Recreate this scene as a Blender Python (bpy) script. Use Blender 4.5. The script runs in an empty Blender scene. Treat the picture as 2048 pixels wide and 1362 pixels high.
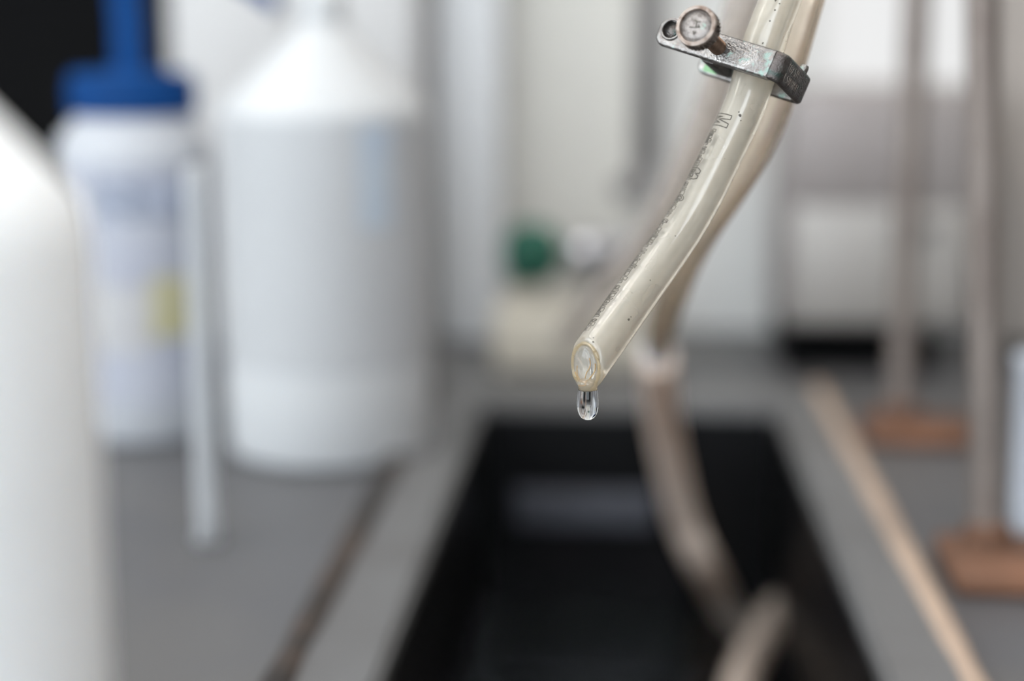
import bpy, bmesh, math, random
from mathutils import Vector, Matrix, noise
random.seed(7)
PI = math.pi
sc = bpy.context.scene
C = sc.collection

# ------------------------------------------------------------------ camera
FPX, W, H = 3413.0, 2048, 1362
YAW, PITCH = math.radians(3.72), math.radians(10.47)
CAM = Vector((0, 0, 0.205))
FWD = Vector((-math.sin(YAW)*math.cos(PITCH), math.cos(YAW)*math.cos(PITCH), -math.sin(PITCH)))
RIGHT = Vector((math.cos(YAW), math.sin(YAW), 0))
UP = RIGHT.cross(FWD)
cd = bpy.data.cameras.new('camera')
cd.sensor_width = 36.0
cd.lens = FPX/W*36.0
cd.clip_start = 0.01
cd.clip_end = 20
cd.dof.use_dof = True
cd.dof.focus_distance = 0.408
cd.dof.aperture_fstop = 3.6
cam = bpy.data.objects.new('camera', cd)
M3 = Matrix((RIGHT, UP, -FWD)).transposed()
cam.matrix_world = Matrix.Translation(CAM) @ M3.to_4x4()
C.objects.link(cam)
sc.camera = cam

# ------------------------------------------------------------------ world, exposure
w = bpy.data.worlds.new('world'); sc.world = w; w.use_nodes = True
w.node_tree.nodes['Background'].inputs[0].default_value = (0.75, 0.82, 0.9, 1)
w.node_tree.nodes['Background'].inputs[1].default_value = 0.6
sc.view_settings.view_transform = 'Standard'
sc.view_settings.look = 'None'
sc.view_settings.gamma = 1.0
sc.view_settings.use_curve_mapping = False
sc.view_settings.exposure = 0.66
sc.cycles.max_bounces = 16
sc.cycles.transmission_bounces = 14
sc.cycles.transparent_max_bounces = 12
sc.cycles.sample_clamp_indirect = 6.0
sc.cycles.use_denoising = True

PANEL_LIGHT = 3.9       # ceiling panels
WINDOW_LIGHT = 3.9      # daylight through the side window, and the added fill window
BACK_WINDOW = 0.46      # bright pane in the wall behind the bench

# ------------------------------------------------------------------ helpers
def ray(px, py):
    return (FWD + RIGHT*((px-W/2)/FPX) - UP*((py-H/2)/FPX))
def D(px, py, d):               # point at depth d along the optical axis
    return CAM + ray(px, py)*d
def G(px, py, h=0.0):           # point on the horizontal plane z = h
    r = ray(px, py); return CAM + r*((h-CAM.z)/r.z)
def Y(px, py, y):               # point on the vertical plane y
    r = ray(px, py); return CAM + r*((y-CAM.y)/r.y)

def tag(o, label=None, cat=None, group=None, kind=None):
    if label: o['label'] = label
    if cat: o['category'] = cat
    if group: o['group'] = group
    if kind: o['kind'] = kind
    return o
def empty(name, loc, label, cat, group=None, rot=None):
    o = bpy.data.objects.new(name, None); C.objects.link(o)
    o.empty_display_size = 0.01
    m = Matrix.Translation(Vector(loc))
    if rot is not None: m = m @ rot.to_4x4()
    o.matrix_world = m
    return tag(o, label, cat, group)
def obj(name, bm, mat, parent=None, smooth=True, local=False, angle=None):
    """links bm as one mesh; world coordinates are made local to an (un-nested) parent"""
    me = bpy.data.meshes.new(name)
    bmesh.ops.recalc_face_normals(bm, faces=bm.faces[:])
    if angle is not None:
        for e in bm.edges:
            e.smooth = not (len(e.link_faces) == 2 and e.calc_face_angle(0) > math.radians(angle))
    for f in bm.faces: f.smooth = smooth
    bm.to_mesh(me); bm.free()
    o = bpy.data.objects.new(name, me); C.objects.link(o)
    if mat: me.materials.append(mat)
    if parent:
        chain = Matrix.Identity(4); p = parent
        chain = world_of(parent)
        o.parent = parent
        if not local: me.transform(chain.inverted())
    return o
def world_of(p):
    m = p.matrix_basis.copy()
    while p.parent: p = p.parent; m = p.matrix_basis @ m
    return m
def box(bm, x0, x1, y0, y1, z0, z1, bev=0.0, seg=2):
    r = bmesh.ops.create_cube(bm, size=1)
    vs = r['verts']
    for v in vs:
        v.co = Vector((x0+(v.co.x+.5)*(x1-x0), y0+(v.co.y+.5)*(y1-y0), z0+(v.co.z+.5)*(z1-z0)))
    if bev:
        es = list({e for v in vs for e in v.link_edges})
        bmesh.ops.bevel(bm, geom=es, offset=bev, segments=seg, affect='EDGES', profile=.5)
    return bm
def nb(): return bmesh.new()
def lathe(bm, prof, n=48, center=(0, 0, 0), axis=None, up=None, cap=True):
    """prof = [(r, h)]; axis = unit vector of h"""
    az = Vector(axis) if axis is not None else Vector((0, 0, 1))
    ax = az.orthogonal().normalized() if up is None else Vector(up)
    ay = az.cross(ax)
    c = Vector(center); rings = []
    for r, h in prof:
        if r < 1e-7: rings.append([bm.verts.new(c+az*h)]); continue
        rings.append([bm.verts.new(c+az*h+(ax*math.cos(2*PI*k/n)+ay*math.sin(2*PI*k/n))*r) for k in range(n)])
    for a, b in zip(rings, rings[1:]):
        for k in range(n):
            k2 = (k+1) % n
            if len(a) == 1 and len(b) == 1: continue
            if len(a) == 1: bm.faces.new((a[0], b[k], b[k2]))
            elif len(b) == 1: bm.faces.new((a[k], b[0], a[k2]))
            else: bm.faces.new((a[k], b[k], b[k2], a[k2]))
    if cap:
        for r in (rings[0], rings[-1]):
            if len(r) > 2: bm.faces.new(r)
    return bm
def catmull(P, n=10):
    Q = [2*P[0]-P[1]] + list(P) + [2*P[-1]-P[-2]]; out = []
    for i in range(1, len(Q)-2):
        a, b, c, d = Q[i-1:i+3]
        for k in range(n):
            t = k/n
            out.append(.5*((2*b)+(c-a)*t+(2*a-5*b+4*c-d)*t*t+(3*b-a-3*c+d)*t**3))
    out.append(P[-1].copy() if hasattr(P[-1], 'copy') else P[-1])
    return out
def frames(pts):
    """tangent, camera-facing normal, side vector at each point"""
    out = []
    for i, p in enumerate(pts):
        t = (pts[min(i+1, len(pts)-1)]-pts[max(i-1, 0)]).normalized()
        v = (CAM-p).normalized()
        n1 = (v-t*v.dot(t)).normalized()
        n2 = t.cross(n1)
        if n2.dot(RIGHT) > 0: n2 = -n2          # n2 = the left side
        out.append((t, n1, n2))
    return out
def sweep(bm, pts, rad, n=12, cap=True, fr=None, squash=None):
    """tube along pts with parallel transport (or the frames given)"""
    if fr is None:
        fr = []; t0 = (pts[1]-pts[0]).normalized(); u = t0.orthogonal().normalized()
        for i in range(len(pts)):
            t = (pts[min(i+1, len(pts)-1)]-pts[max(i-1, 0)]).normalized()
            u = (u-t*u.dot(t)).normalized(); fr.append((t, u, t.cross(u)))
    rings = []
    for i, p in enumerate(pts):
        r = rad[i] if isinstance(rad, (list, tuple)) else rad
        t, a, b = fr[i]
        sq = squash(i) if squash else (1, 1)
        rings.append([bm.verts.new(p+(a*math.cos(2*PI*k/n)*sq[0]+b*math.sin(2*PI*k/n)*sq[1])*r) for k in range(n)])
    for A, B in zip(rings, rings[1:]):
        for k in range(n):
            bm.faces.new((A[k], A[(k+1) % n], B[(k+1) % n], B[k]))
    if cap: bm.faces.new(rings[0]); bm.faces.new(rings[-1])
    return rings
def hollow(bm, pts, ro, ri, n=40, fr=None):
    """closed shell: outer wall, inner wall, ring caps"""
    A = sweep(bm, pts, ro, n, cap=False, fr=fr); B = sweep(bm, pts, ri, n, cap=False, fr=fr)
    for k in range(n):
        k2 = (k+1) % n
        bm.faces.new((A[0][k], A[0][k2], B[0][k2], B[0][k])); bm.faces.new((A[-1][k], A[-1][k2], B[-1][k2], B[-1][k]))
    return A, B

# ------------------------------------------------------------------ materials
def mat(name, col, rough=.5, metal=0, spec=.5, ior=1.45, trans=0, sss=0, coat=0, em=None, ems=0, alpha=1):
    m = bpy.data.materials.new(name); m.use_nodes = True
    b = m.node_tree.nodes['Principled BSDF']
    b.inputs['Base Color'].default_value = (*col, 1)
    b.inputs['Roughness'].default_value = rough
    b.inputs['Metallic'].default_value = metal
    b.inputs['Specular IOR Level'].default_value = spec
    b.inputs['IOR'].default_value = ior
    b.inputs['Transmission Weight'].default_value = trans
    b.inputs['Coat Weight'].default_value = coat
    if sss:
        b.inputs['Subsurface Weight'].default_value = sss
        b.inputs['Subsurface Radius'].default_value = (.01, .009, .008)
        b.inputs['Subsurface Scale'].default_value = 1.0
    if em:
        b.inputs['Emission Color'].default_value = (*em, 1); b.inputs['Emission Strength'].default_value = ems
    return m
def nodes(m): return m.node_tree.nodes, m.node_tree.links, m.node_tree.nodes['Principled BSDF']
def mottle(m, c2, scale=8, lo=.4, hi=.7, detail=4, bump=0, bscale=200, rough2=None, stretch=None, near=None):
    """mixes a second colour in by noise (wear, dirt, grain)"""
    N, L, b = nodes(m)
    tc = N.new('ShaderNodeTexCoord'); src = tc.outputs['Object']
    if stretch:
        mp = N.new('ShaderNodeMapping'); mp.inputs['Scale'].default_value = stretch
        L.new(src, mp.inputs[0]); src = mp.outputs[0]
    nz = N.new('ShaderNodeTexNoise'); nz.inputs['Scale'].default_value = scale; nz.inputs['Detail'].default_value = detail
    L.new(src, nz.inputs['Vector'])
    mr = N.new('ShaderNodeMapRange'); mr.inputs[1].default_value = lo; mr.inputs[2].default_value = hi
    fac = nz.outputs[0]
    if near:            # more of it towards the plane x = near[0] of the object
        sx = N.new('ShaderNodeSeparateXYZ'); L.new(src, sx.inputs[0])
        m1 = N.new('ShaderNodeMapRange'); m1.inputs[1].default_value = near[0]-near[1]; m1.inputs[2].default_value = near[0]
        m1.inputs[4].default_value = .10; L.new(sx.outputs[0], m1.inputs[0])
        ad = N.new('ShaderNodeMath'); L.new(fac, ad.inputs[0]); L.new(m1.outputs[0], ad.inputs[1]); fac = ad.outputs[0]
    L.new(fac, mr.inputs[0])
    mx = N.new('ShaderNodeMix'); mx.data_type = 'RGBA'
    prev = b.inputs['Base Color']
    if prev.is_linked: L.new(prev.links[0].from_socket, mx.inputs[6])
    else: mx.inputs[6].default_value = prev.default_value
    mx.inputs[7].default_value = (*c2, 1)
    L.new(mr.outputs[0], mx.inputs[0]); L.new(mx.outputs[2], prev)
    if bump:
        n2 = N.new('ShaderNodeTexNoise'); n2.inputs['Scale'].default_value = bscale
        L.new(src, n2.inputs['Vector'])
        bp = N.new('ShaderNodeBump'); bp.inputs['Strength'].default_value = bump; bp.inputs['Distance'].default_value = .001
        L.new(n2.outputs[0], bp.inputs['Height']); L.new(bp.outputs[0], b.inputs['Normal'])
    return mr.outputs[0]

wall_m = mat('wall_paint', (.62, .61, .585), .8); mottle(wall_m, (.58, .57, .55), 3)
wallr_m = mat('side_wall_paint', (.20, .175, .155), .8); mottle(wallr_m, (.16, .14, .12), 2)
wallf_m = mat('rear_wall_paint', (.6, .6, .6), .8); mottle(wallf_m, (.42, .42, .42), 2)
ceil_m = mat('ceiling_paint', (.75, .75, .74), .9); mottle(ceil_m, (.7, .7, .69), 2)
floor_m = mat('floor_vinyl', (.25, .24, .23), .5); mottle(floor_m, (.18, .17, .16), 6)
bench_m = mat('bench_epoxy', (.085, .084, .088), .45); mottle(bench_m, (.11, .105, .10), 9, .45, .75, bump=.05)
rim_m = mat('sink_rim_grey', (.125, .123, .124), .45); mottle(rim_m, (.095, .09, .088), 14, .5, .8)
black_m = mat('black_epoxy', (.0015, .0015, .002), .4, spec=.25); mottle(black_m, (.008, .006, .007), 12, .5, .8)
seal_m = mat('tan_sealant', (.42, .31, .235), .6); mottle(seal_m, (.30, .22, .17), 25)
seal_shade_m = mat('shaded_sealant', (.022, .018, .016), .7); mottle(seal_shade_m, (.09, .06, .045), 14, .55, .7)  # left bead: same sealant, with its shade put into the colour
hdpe_lift_m = mat('white_plastic_lifted', (.90, .915, .93), .38, sss=.3); mottle(hdpe_lift_m, (.87, .885, .90), 12)  # left bottle: plastic lightened to make up for weaker light on it
hdpe_dim_m = mat('white_plastic_dimmed', (.48, .485, .49), .45, spec=.3, sss=.3); mottle(hdpe_dim_m, (.455, .46, .465), 10)  # middle bottle: same plastic darkened against the stronger light on it
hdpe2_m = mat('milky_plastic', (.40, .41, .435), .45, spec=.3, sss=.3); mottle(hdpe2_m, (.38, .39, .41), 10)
blue_m = mat('blue_plastic', (.0005, .036, .145), .6, spec=.15); mottle(blue_m, (.001, .042, .165), 20)
ink_m = mat('black_ink', (.075, .065, .055), .6); mottle(ink_m, (.09, .08, .06), 900)
blackbox_m = mat('black_casing', (.0012, .0012, .0016), .8, spec=.1); mottle(blackbox_m, (.002, .002, .002), 6)

# ------------------------------------------------------------------ setting
X0, X1, Y0, Y1, Z0, Z1 = -1.7, 1.7, -1.6, 1.22, -.9, 1.5
YW = 1.16       # face of the wall behind the bench
def slab(name, a, m, k='structure'):
    return tag(obj(name, box(nb(), *a), m, smooth=False), kind=k)
slab('floor', (X0, X1, Y0, Y1, Z0-.05, Z0), floor_m)
slab('ceiling', (X0, X1, Y0, Y1, Z1, Z1+.05), ceil_m)
slab('wall_left', (X0-.05, X0, Y0, Y1, Z0, Z1), wall_m)
slab('wall_right', (X1, X1+.05, Y0, Y1, Z0, Z1), wallr_m)
slab('wall_front', (X0, X1, Y0-.05, Y0, Z0, Z1), wallf_m)
# back wall with a window opening at the upper right
wl, wr = Y(1622, 100, YW), Y(2120, 100, YW)
wx0, wx1 = wl.x, wr.x
wz0 = Y(1760, 186, YW).z; wz1 = wz0+.55
bm = nb()
box(bm, X0, wx0, YW, Y1, Z0, Z1); box(bm, wx1, X1, YW, Y1, Z0, Z1)
box(bm, wx0, wx1, YW, Y1, Z0, wz0); box(bm, wx0, wx1, YW, Y1, wz1, Z1)
tag(obj('wall_back', bm, wall_m, smooth=False), kind='structure')
frame_m = mat('window_frame_paint', (.6, .58, .56), .5); mottle(frame_m, (.55, .53, .5), 12)
bm = nb(); f = .008
box(bm, wx0, wx1, YW-.005, YW+.03, wz0, wz0+f); box(bm, wx0, wx1, YW-.005, YW+.03, wz1-f, wz1)
box(bm, wx0, wx0+f, YW-.005, YW+.03, wz0+f, wz1-f); box(bm, wx1-f, wx1, YW-.005, YW+.03, wz0+f, wz1-f)
win = tag(obj('window_1', bm, frame_m, smooth=False), kind='structure')
pane_m = mat('bright_pane', (.08, .08, .08), .3, em=(1, .995, .99), ems=BACK_WINDOW); mottle(pane_m, (.07, .07, .07), 5)
obj('pane', box(nb(), wx0+f, wx1-f, YW+.012, YW+.018, wz0+f, wz1-f), pane_m, win, smooth=False)
# big side window, behind and left of the camera
bm = nb()
for (a, b, c, d) in ((-1.2, .3, .0, .03), (-1.2, .3, 1.17, 1.2), (-1.2, -1.17, .03, 1.17), (.27, .3, .03, 1.17), (-.47, -.43, .03, 1.17)):
    box(bm, X0, X0+.03, a, b, c, d)
win2 = tag(obj('window_2', bm, frame_m, smooth=False), kind='structure')
pane2_m = mat('daylight_fill_pane', (.8, .8, .8), .3, em=(.83, .92, 1.0), ems=WINDOW_LIGHT); mottle(pane2_m, (.78, .78, .78), 5)
for a, b in ((-1.17, -.47), (-.43, .27)):
    obj('pane', box(nb(), X0+.005, X0+.012, a, b, .03, 1.17), pane2_m, win2, smooth=False)
# unseen fill window added behind the camera to brighten the left bottle
bm = nb()
for (a, b, c, d) in ((-1.45, .45, .0, .03), (-1.45, .45, 1.22, 1.25), (-1.45, -1.42, .03, 1.22), (.42, .45, .03, 1.22), (-.52, -.48, .03, 1.22)):
    box(bm, a, b, Y0, Y0+.03, c, d)
fill_win = tag(obj('fill_window', bm, frame_m, smooth=False), kind='structure')
for a, b in ((-1.42, -.52), (-.48, .42)):
    obj('pane', box(nb(), a, b, Y0+.005, Y0+.012, .03, 1.22), pane2_m, fill_win, smooth=False)
# ceiling panels
diff_m = mat('lamp_diffuser', (.8, .8, .8), .4, em=(1, .955, .90), ems=PANEL_LIGHT); mottle(diff_m, (.78, .78, .78), 5)
steelp_m = mat('lamp_housing', (.7, .7, .7), .5); mottle(steelp_m, (.6, .6, .6), 7)
for x, y, lb in ((-.75, .25, 'left'), (.65, .25, 'right')):
    t = empty('ceiling_light', (x, y, Z1-.001), 'white rectangular lamp panel on the ceiling, %s one over the bench' % lb, 'lamp', 'ceiling lamp panels')
    bm = nb()
    box(bm, x-.32, x+.32, y-.62, y-.6, Z1-.05, Z1-.001); box(bm, x-.32, x+.32, y+.6, y+.62, Z1-.05, Z1-.001)
    box(bm, x-.32, x-.3, y-.6, y+.6, Z1-.05, Z1-.001); box(bm, x+.3, x+.32, y-.6, y+.6, Z1-.05, Z1-.001)
    obj('housing', bm, steelp_m, t, smooth=False)
    obj('diffuser', box(nb(), x-.3, x+.3, y-.6, y+.6, Z1-.045, Z1-.035), diff_m, t, smooth=False)

# ------------------------------------------------------------------ bench and sink
sxl, sxr = G(566, 1362).x, G(1938, 1362).x          # outer edges of the sink rim
ixl, ixr = G(764, 1362).x, G(1765, 1362).x          # inner opening
syb = G(1250, 775).y; iyb = G(1250, 818).y          # back edges
syf, iyf = .385, .415
def ring_slab(bm, o, i, z0, z1, bev=0):
    (a0, a1, b0, b1), (c0, c1, d0, d1) = o, i
    O = [(a0, b0), (a1, b0), (a1, b1), (a0, b1)]; I = [(c0, d0), (c1, d0), (c1, d1), (c0, d1)]
    V = [[bm.verts.new((x, y, z)) for x, y in P] for P in (O, I) for z in (z0, z1)]
    ob, ot, ib, it = V
    for k in range(4):
        l = (k+1) % 4
        bm.faces.new((ob[k], ob[l], ot[l], ot[k])); bm.faces.new((ib[k], it[k], it[l], ib[l]))
        bm.faces.new((ot[k], ot[l], it[l], it[k])); bm.faces.new((ob[k], ib[k], ib[l], ob[l]))
    if bev:
        es = [e for e in bm.edges if all(v in ot or v in it for v in e.verts) and (all(v in ot for v in e.verts) or all(v in it for v in e.verts))]
        bmesh.ops.bevel(bm, geom=es, offset=bev, segments=3, affect='EDGES')
bt = empty('lab_bench', (0, .1, -.9), 'dark grey laboratory bench carrying the bottles and the black sink', 'bench')
bm = nb(); ring_slab(bm, (-1.3, 1.35, .10, YW-.002), (sxl+.004, sxr-.004, syf+.004, syb-.004), -.032, 0, .002)
obj('worktop', bm, bench_m, bt, smooth=False)
cab_m = mat('bench_cabinet', (.45, .44, .42), .5); mottle(cab_m, (.4, .39, .37), 6)
bm = nb(); ring_slab(bm, (-1.26, 1.31, .14, YW-.01), (-1.22, 1.27, .18, YW-.05), -.9, -.032)
obj('cabinet_body', bm, cab_m, bt, smooth=False)

sk = empty('sink', ((sxl+sxr)/2, (syf+syb)/2, -.2), 'long rectangular black sink with grey rim set in the bench', 'sink')
bm = nb(); ring_slab(bm, (sxl, sxr, syf, syb), (ixl, ixr, iyf, iyb), -.004, .0035, .0025)
obj('rim', bm, rim_m, sk, smooth=False)
bm = nb(); ring_slab(bm, (ixl-.004, ixr+.004, iyf-.004, iyb+.004), (ixl+.001, ixr-.001, iyf+.001, iyb-.001), -.2, -.003)
box(bm, ixl-.004, ixr+.004, iyf-.004, iyb+.004, -.206, -.2)
obj('basin', bm, black_m, sk, smooth=False)
pa, pb_ = Y(1030, 972, iyb), Y(1310, 1055, iyb)  # flat grey plate on the far wall of the basin
plate_m = mat('plate_grey', (.085, .09, .11), .6); mottle(plate_m, (.05, .05, .06), 60)
o = obj('far_wall_plate', box(nb(), pa.x, pb_.x, iyb-.006, iyb-.001, pb_.z, pa.z, .002), plate_m, sk, angle=30); o['label'] = 'dull grey plate on the far wall'
for x, m, lb, ya in ((sxl, seal_shade_m, 'dark brown sealant bead, shade put into its colour', syf), (sxr, seal_m, 'tan sealant bead', syf)):
    pts = [Vector((x+.0006*noise.noise(Vector((x*9, t*.03, 0))), syf+(syb-.005-syf)*t/40, .001)) for t in range(41)]
    rd = [(.0060 if m is seal_shade_m else .0052)*(1+.25*noise.noise(Vector((x, t*.35, 3)))) for t in range(41)]
    bm = nb(); sweep(bm, pts, rd, 12)
    o = obj('sealant_bead', bm, m, sk); o['label'] = lb
WATER = -.10
bm = nb(); box(bm, ixl+.0012, ixr-.0012, iyf+.0012, iyb-.0012, -.1995, WATER)
water_m = mat('sink_water', (.9, .93, .95), .09, ior=1.2, trans=1)
N, L, b = nodes(water_m)
tc = N.new('ShaderNodeTexCoord'); nz = N.new('ShaderNodeTexNoise'); nz.inputs['Scale'].default_value = 22
L.new(tc.outputs['Object'], nz.inputs['Vector']); bp = N.new('ShaderNodeBump'); bp.inputs['Strength'].default_value = .25; bp.inputs['Distance'].default_value = .002
L.new(nz.outputs[0], bp.inputs['Height']); L.new(bp.outputs[0], b.inputs['Normal'])
tag(obj('water', bm, water_m, smooth=False), 'dark still water filling the black sink', 'water', kind='stuff')

# ------------------------------------------------------------------ bottles
def bottle_profile(R, hs, hn, rn, hneck):
    p = [(R-.006, 0), (R-.002, .0015), (R, .006)]
    for k in range(1, 6): p.append((R, .006+(hs-.012)*k/5))
    p += [(R-.0015, hs), (R-.005, hs+.004)]
    for k in range(1, 6):
        t = k/5; p.append((R-.005+(rn+.003-R+.005)*t, hs+.004+(hn-hs-.004)*t))
    p += [(rn, hn+.003), (rn, hneck)]
    return p
def shell_patch(bm, c, R, a0, a1, z0, z1, n=24, th=.0004, clip=None):
    """curved label patch on a cylinder; a = angle from the camera-facing direction"""
    f = math.atan2(CAM.y-c.y, CAM.x-c.x)
    V = {}
    for j in (0, 1):
        for i in range(n+1):
            for k, z in enumerate((z0, z1)):
                a = f+a0+(a1-a0)*i/n
                V[j, i, k] = bm.verts.new((c.x+(R+th*j)*math.cos(a), c.y+(R+th*j)*math.sin(a), z))
    for i in range(n):
        bm.faces.new((V[1, i, 0], V[1, i+1, 0], V[1, i+1, 1], V[1, i, 1])); bm.faces.new((V[0, i, 0], V[0, i, 1], V[0, i+1, 1], V[0, i+1, 0]))
        for k in (0, 1): bm.faces.new((V[0, i, k], V[0, i+1, k], V[1, i+1, k], V[1, i, k]))
    for i in (0, n): bm.faces.new((V[0, i, 0], V[0, i, 1], V[1, i, 1], V[1, i, 0]))
    return bm
def zat(c, py, R=0.0):      # height on the near face of a bottle at c seen at row py
    d = Vector((CAM.x-c.x, CAM.y-c.y, 0)).normalized()*R
    q = c+d; r = ray(W/2, py); return CAM.z + r.z/math.hypot(r.x, r.y)*math.hypot(q.x-CAM.x, q.y-CAM.y)
def nozzle(bm, c, z0, r0=.0042, dirx=1):
    P = [c+Vector((0, 0, z0)), c+Vector((0, 0, z0+.02)), c+Vector((0, 0, z0+.04)), c+Vector((dirx*.008, -.001, z0+.052)), c+Vector((dirx*.025, -.002, z0+.056)), c+Vector((dirx*.05, -.003, z0+.047)), c+Vector((dirx*.075, -.004, z0+.03))]
    pts = catmull(P, 6); n = len(pts)
    sweep(bm, pts, [r0*(1-.6*max(0, (i/n-.4)/.6)) for i in range(n)], 14)

# foreground bottle
c = G(-470, 1362); c = Vector((Y(-462, 681, .235).x, .235, 0))
b1 = empty('plastic_bottle', c, 'large white plastic bottle in the left foreground, partly out of frame', 'bottle')
bm = nb(); lathe(bm, bottle_profile(.046, .180, .213, .011, .224), 64, c)
obj('body', bm, hdpe_lift_m, b1, angle=60)
bm = nb(); lathe(bm, [(.0135, .215), (.014, .217), (.014, .232), (.0125, .234), (.005, .235), (.004, .240)], 40, c)
obj('cap', bm, hdpe_lift_m, b1, angle=40)
bm = nb(); nozzle(bm, c, .236, .003, -1); obj('spout', bm, hdpe_lift_m, b1)

# white conical bottle in the middle
c = G(628, 946); c.y += .048; c.z = 0
K = c.y/FPX*math.cos(PITCH)
b2 = empty('plastic_bottle', c, 'tall white bottle with cone shaped shoulder standing left of the sink', 'bottle')
R2 = .0500
zs = zat(c, 218, R2)
bm = nb(); lathe(bm, bottle_profile(R2, zs, zs+.036, .009, zs+.041), 64, c)
obj('body', bm, hdpe_dim_m, b2, angle=60)
bm = nb(); lathe(bm, [(.0095, zs+.037), (.0105, zs+.039), (.0105, zs+.052), (.009, zs+.054), (.003, zs+.055)], 40, c)
obj('cap', bm, hdpe_dim_m, b2, angle=40)
lab_m = mat('grey_label', (.39, .393, .40), .6); mottle(lab_m, (.37, .373, .38), 14)
lb = obj('label', shell_patch(nb(), c, R2, -1.25, 1.2, zat(c, 745, R2), zat(c, 240, R2), 30), lab_m, b2, angle=40)
lb['label'] = 'plain light grey label round the body'
bl_m = mat('pale_blue_print', (.35, .40, .47), .6); mottle(bl_m, (.39, .43, .47), 60)
obj('print_mark', shell_patch(nb(), c, R2+.0004, .30, .62, zat(c, 460, R2), zat(c, 250, R2), 8, .0002), bl_m, lb, angle=40)

# blue capped bottle
c = G(252, 893); c.y += .036; c.z = 0
b3 = empty('wash_bottle', c, 'wide white bottle with dark blue cap and blue spout', 'bottle')
R3 = .0385
zc0, zc1 = zat(c, 226), zat(c, 142)
bm = nb(); lathe(bm, [(R3-.005, 0), (R3-.001, .002), (R3, .006), (R3, zc0-.018), (R3-.002, zc0-.010), (.0300, zc0-.003), (.0295, zc0+.004)], 64, c)
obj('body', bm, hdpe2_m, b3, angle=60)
bm = nb()
lathe(bm, [(.0300, zc0), (.0310, zc0+.001), (.0310, zc1-.003), (.029, zc1), (.0095, zc1+.001), (.0085, zc1+.004)], 72, c)
for k in range(72):
    a = 2*PI*k/72; p = c+Vector((math.cos(a)*.0311, math.sin(a)*.0311, 0))
    box(bm, p.x-.0004, p.x+.0004, p.y-.0004, p.y+.0004, zc0+.002, zc1-.004)
obj('cap', bm, blue_m, b3, angle=40)
bm = nb(); nozzle(bm, c, zc1+.002, .0088, 1); obj('spout', bm, blue_m, b3)
lav_m = mat('lavender_label', (.32, .33, .385), .6); mottle(lav_m, (.36, .37, .41), 30)
lb = obj('label', shell_patch(nb(), c, R3, -1.1, 1.15, zat(c, 790, R3), zat(c, 325, R3), 30), lav_m, b3, angle=40)  # carried down the body to put the lower shade into colour
lb['label'] = 'pale lavender printed label with a yellow mark'
tx_m = mat('grey_blue_print', (.10, .12, .16), .6); mottle(tx_m, (.36, .39, .48), 120, .4, .6)
for z in (355, 375, 395, 415):
    obj('print_line', shell_patch(nb(), c, R3+.0004, -.55, .78, zat(c, z+15, R3), zat(c, z, R3), 14, .0002), tx_m, lb, angle=40)
yl_m = mat('yellow_print', (.38, .35, .20), .6); mottle(yl_m, (.42, .39, .27), 60)
obj('yellow_mark', shell_patch(nb(), c, R3+.0004, .12, .85, zat(c, 665, R3), zat(c, 545, R3), 10, .0002), yl_m, lb, angle=40)
gy_m = mat('beige_print', (.38, .36, .33), .6); mottle(gy_m, (.45, .43, .4), 60)
obj('print_block', shell_patch(nb(), c, R3+.0002, -1.0, .9, zat(c, 545, R3), zat(c, 520, R3), 14, .0002), gy_m, lb, angle=40)
obj('print_block', shell_patch(nb(), c, R3+.0002, -.9, 0.1, zat(c, 690, R3), zat(c, 560, R3), 14, .0002), gy_m, lb, angle=40)

# slim translucent tube standing between the two bottles
c = G(415, 1085)
clr_m = mat('translucent_plastic', (.82, .83, .84), .3, trans=.8, ior=1.06); mottle(clr_m, (.78, .79, .8), 30)
pp = empty('measuring_pipette', c, 'slim translucent tube standing upright between the two rear bottles', 'pipette')
bm = nb(); pts = [c+Vector((0, 0, .002+t*.01)) for t in range(16)]
hollow(bm, pts, .0046, .0038, 24); obj('tube', bm, clr_m, pp)
bm = nb(); lathe(bm, [(.0052, 0), (.0056, .001), (.0056, .003), (.005, .004)], 24, c); obj('foot_ring', bm, clr_m, pp)

# ------------------------------------------------------------------ things along the wall
def std_box(name, label, cat, px0, px1, pyt, y, m, depth, pyb=None, z0=0.0, bev=.003):
    x0, x1 = Y(px0, 500, y).x, Y(px1, 500, y).x
    z1 = Y((px0+px1)/2, pyt, y).z
    t = empty(name, ((x0+x1)/2, y+depth/2, z0), label, cat)
    return t, x0, x1, z0, z1
# black instrument, upper left
bx0, bx1 = Y(-900, 300, 1.04).x, Y(322, 100, 1.04).x
t = empty('instrument_cabinet', ((bx0+bx1)/2, 1.09, 0), 'black instrument cabinet rising behind the blue capped bottle', 'cabinet')
obj('casing', box(nb(), bx0, bx1-.012, 1.04, 1.13, .006, .42, .004), blackbox_m, t, angle=30)
br_m = mat('dark_brown_trim', (.008, .006, .005), .7, spec=.2); mottle(br_m, (.011, .009, .007), 9)
obj('side_panel', box(nb(), bx1-.0118, bx1, 1.038, 1.13, .006, .42, .001), br_m, t, angle=30)['label'] = 'dark brown side panel'
for x in (bx0+.03, bx1-.05): obj('foot', box(nb(), x, x+.03, 1.05, 1.12, 0, .006), blackbox_m, t, smooth=False)
obj('front_panel', box(nb(), bx0+.02, bx1-.03, 1.037, 1.040, .03, .40, .001), blackbox_m, t, smooth=False)
obj('handle', box(nb(), bx1-.30, bx1-.20, 1.022, 1.0368, .30, .312, .003), blackbox_m, t, angle=30)

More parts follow.
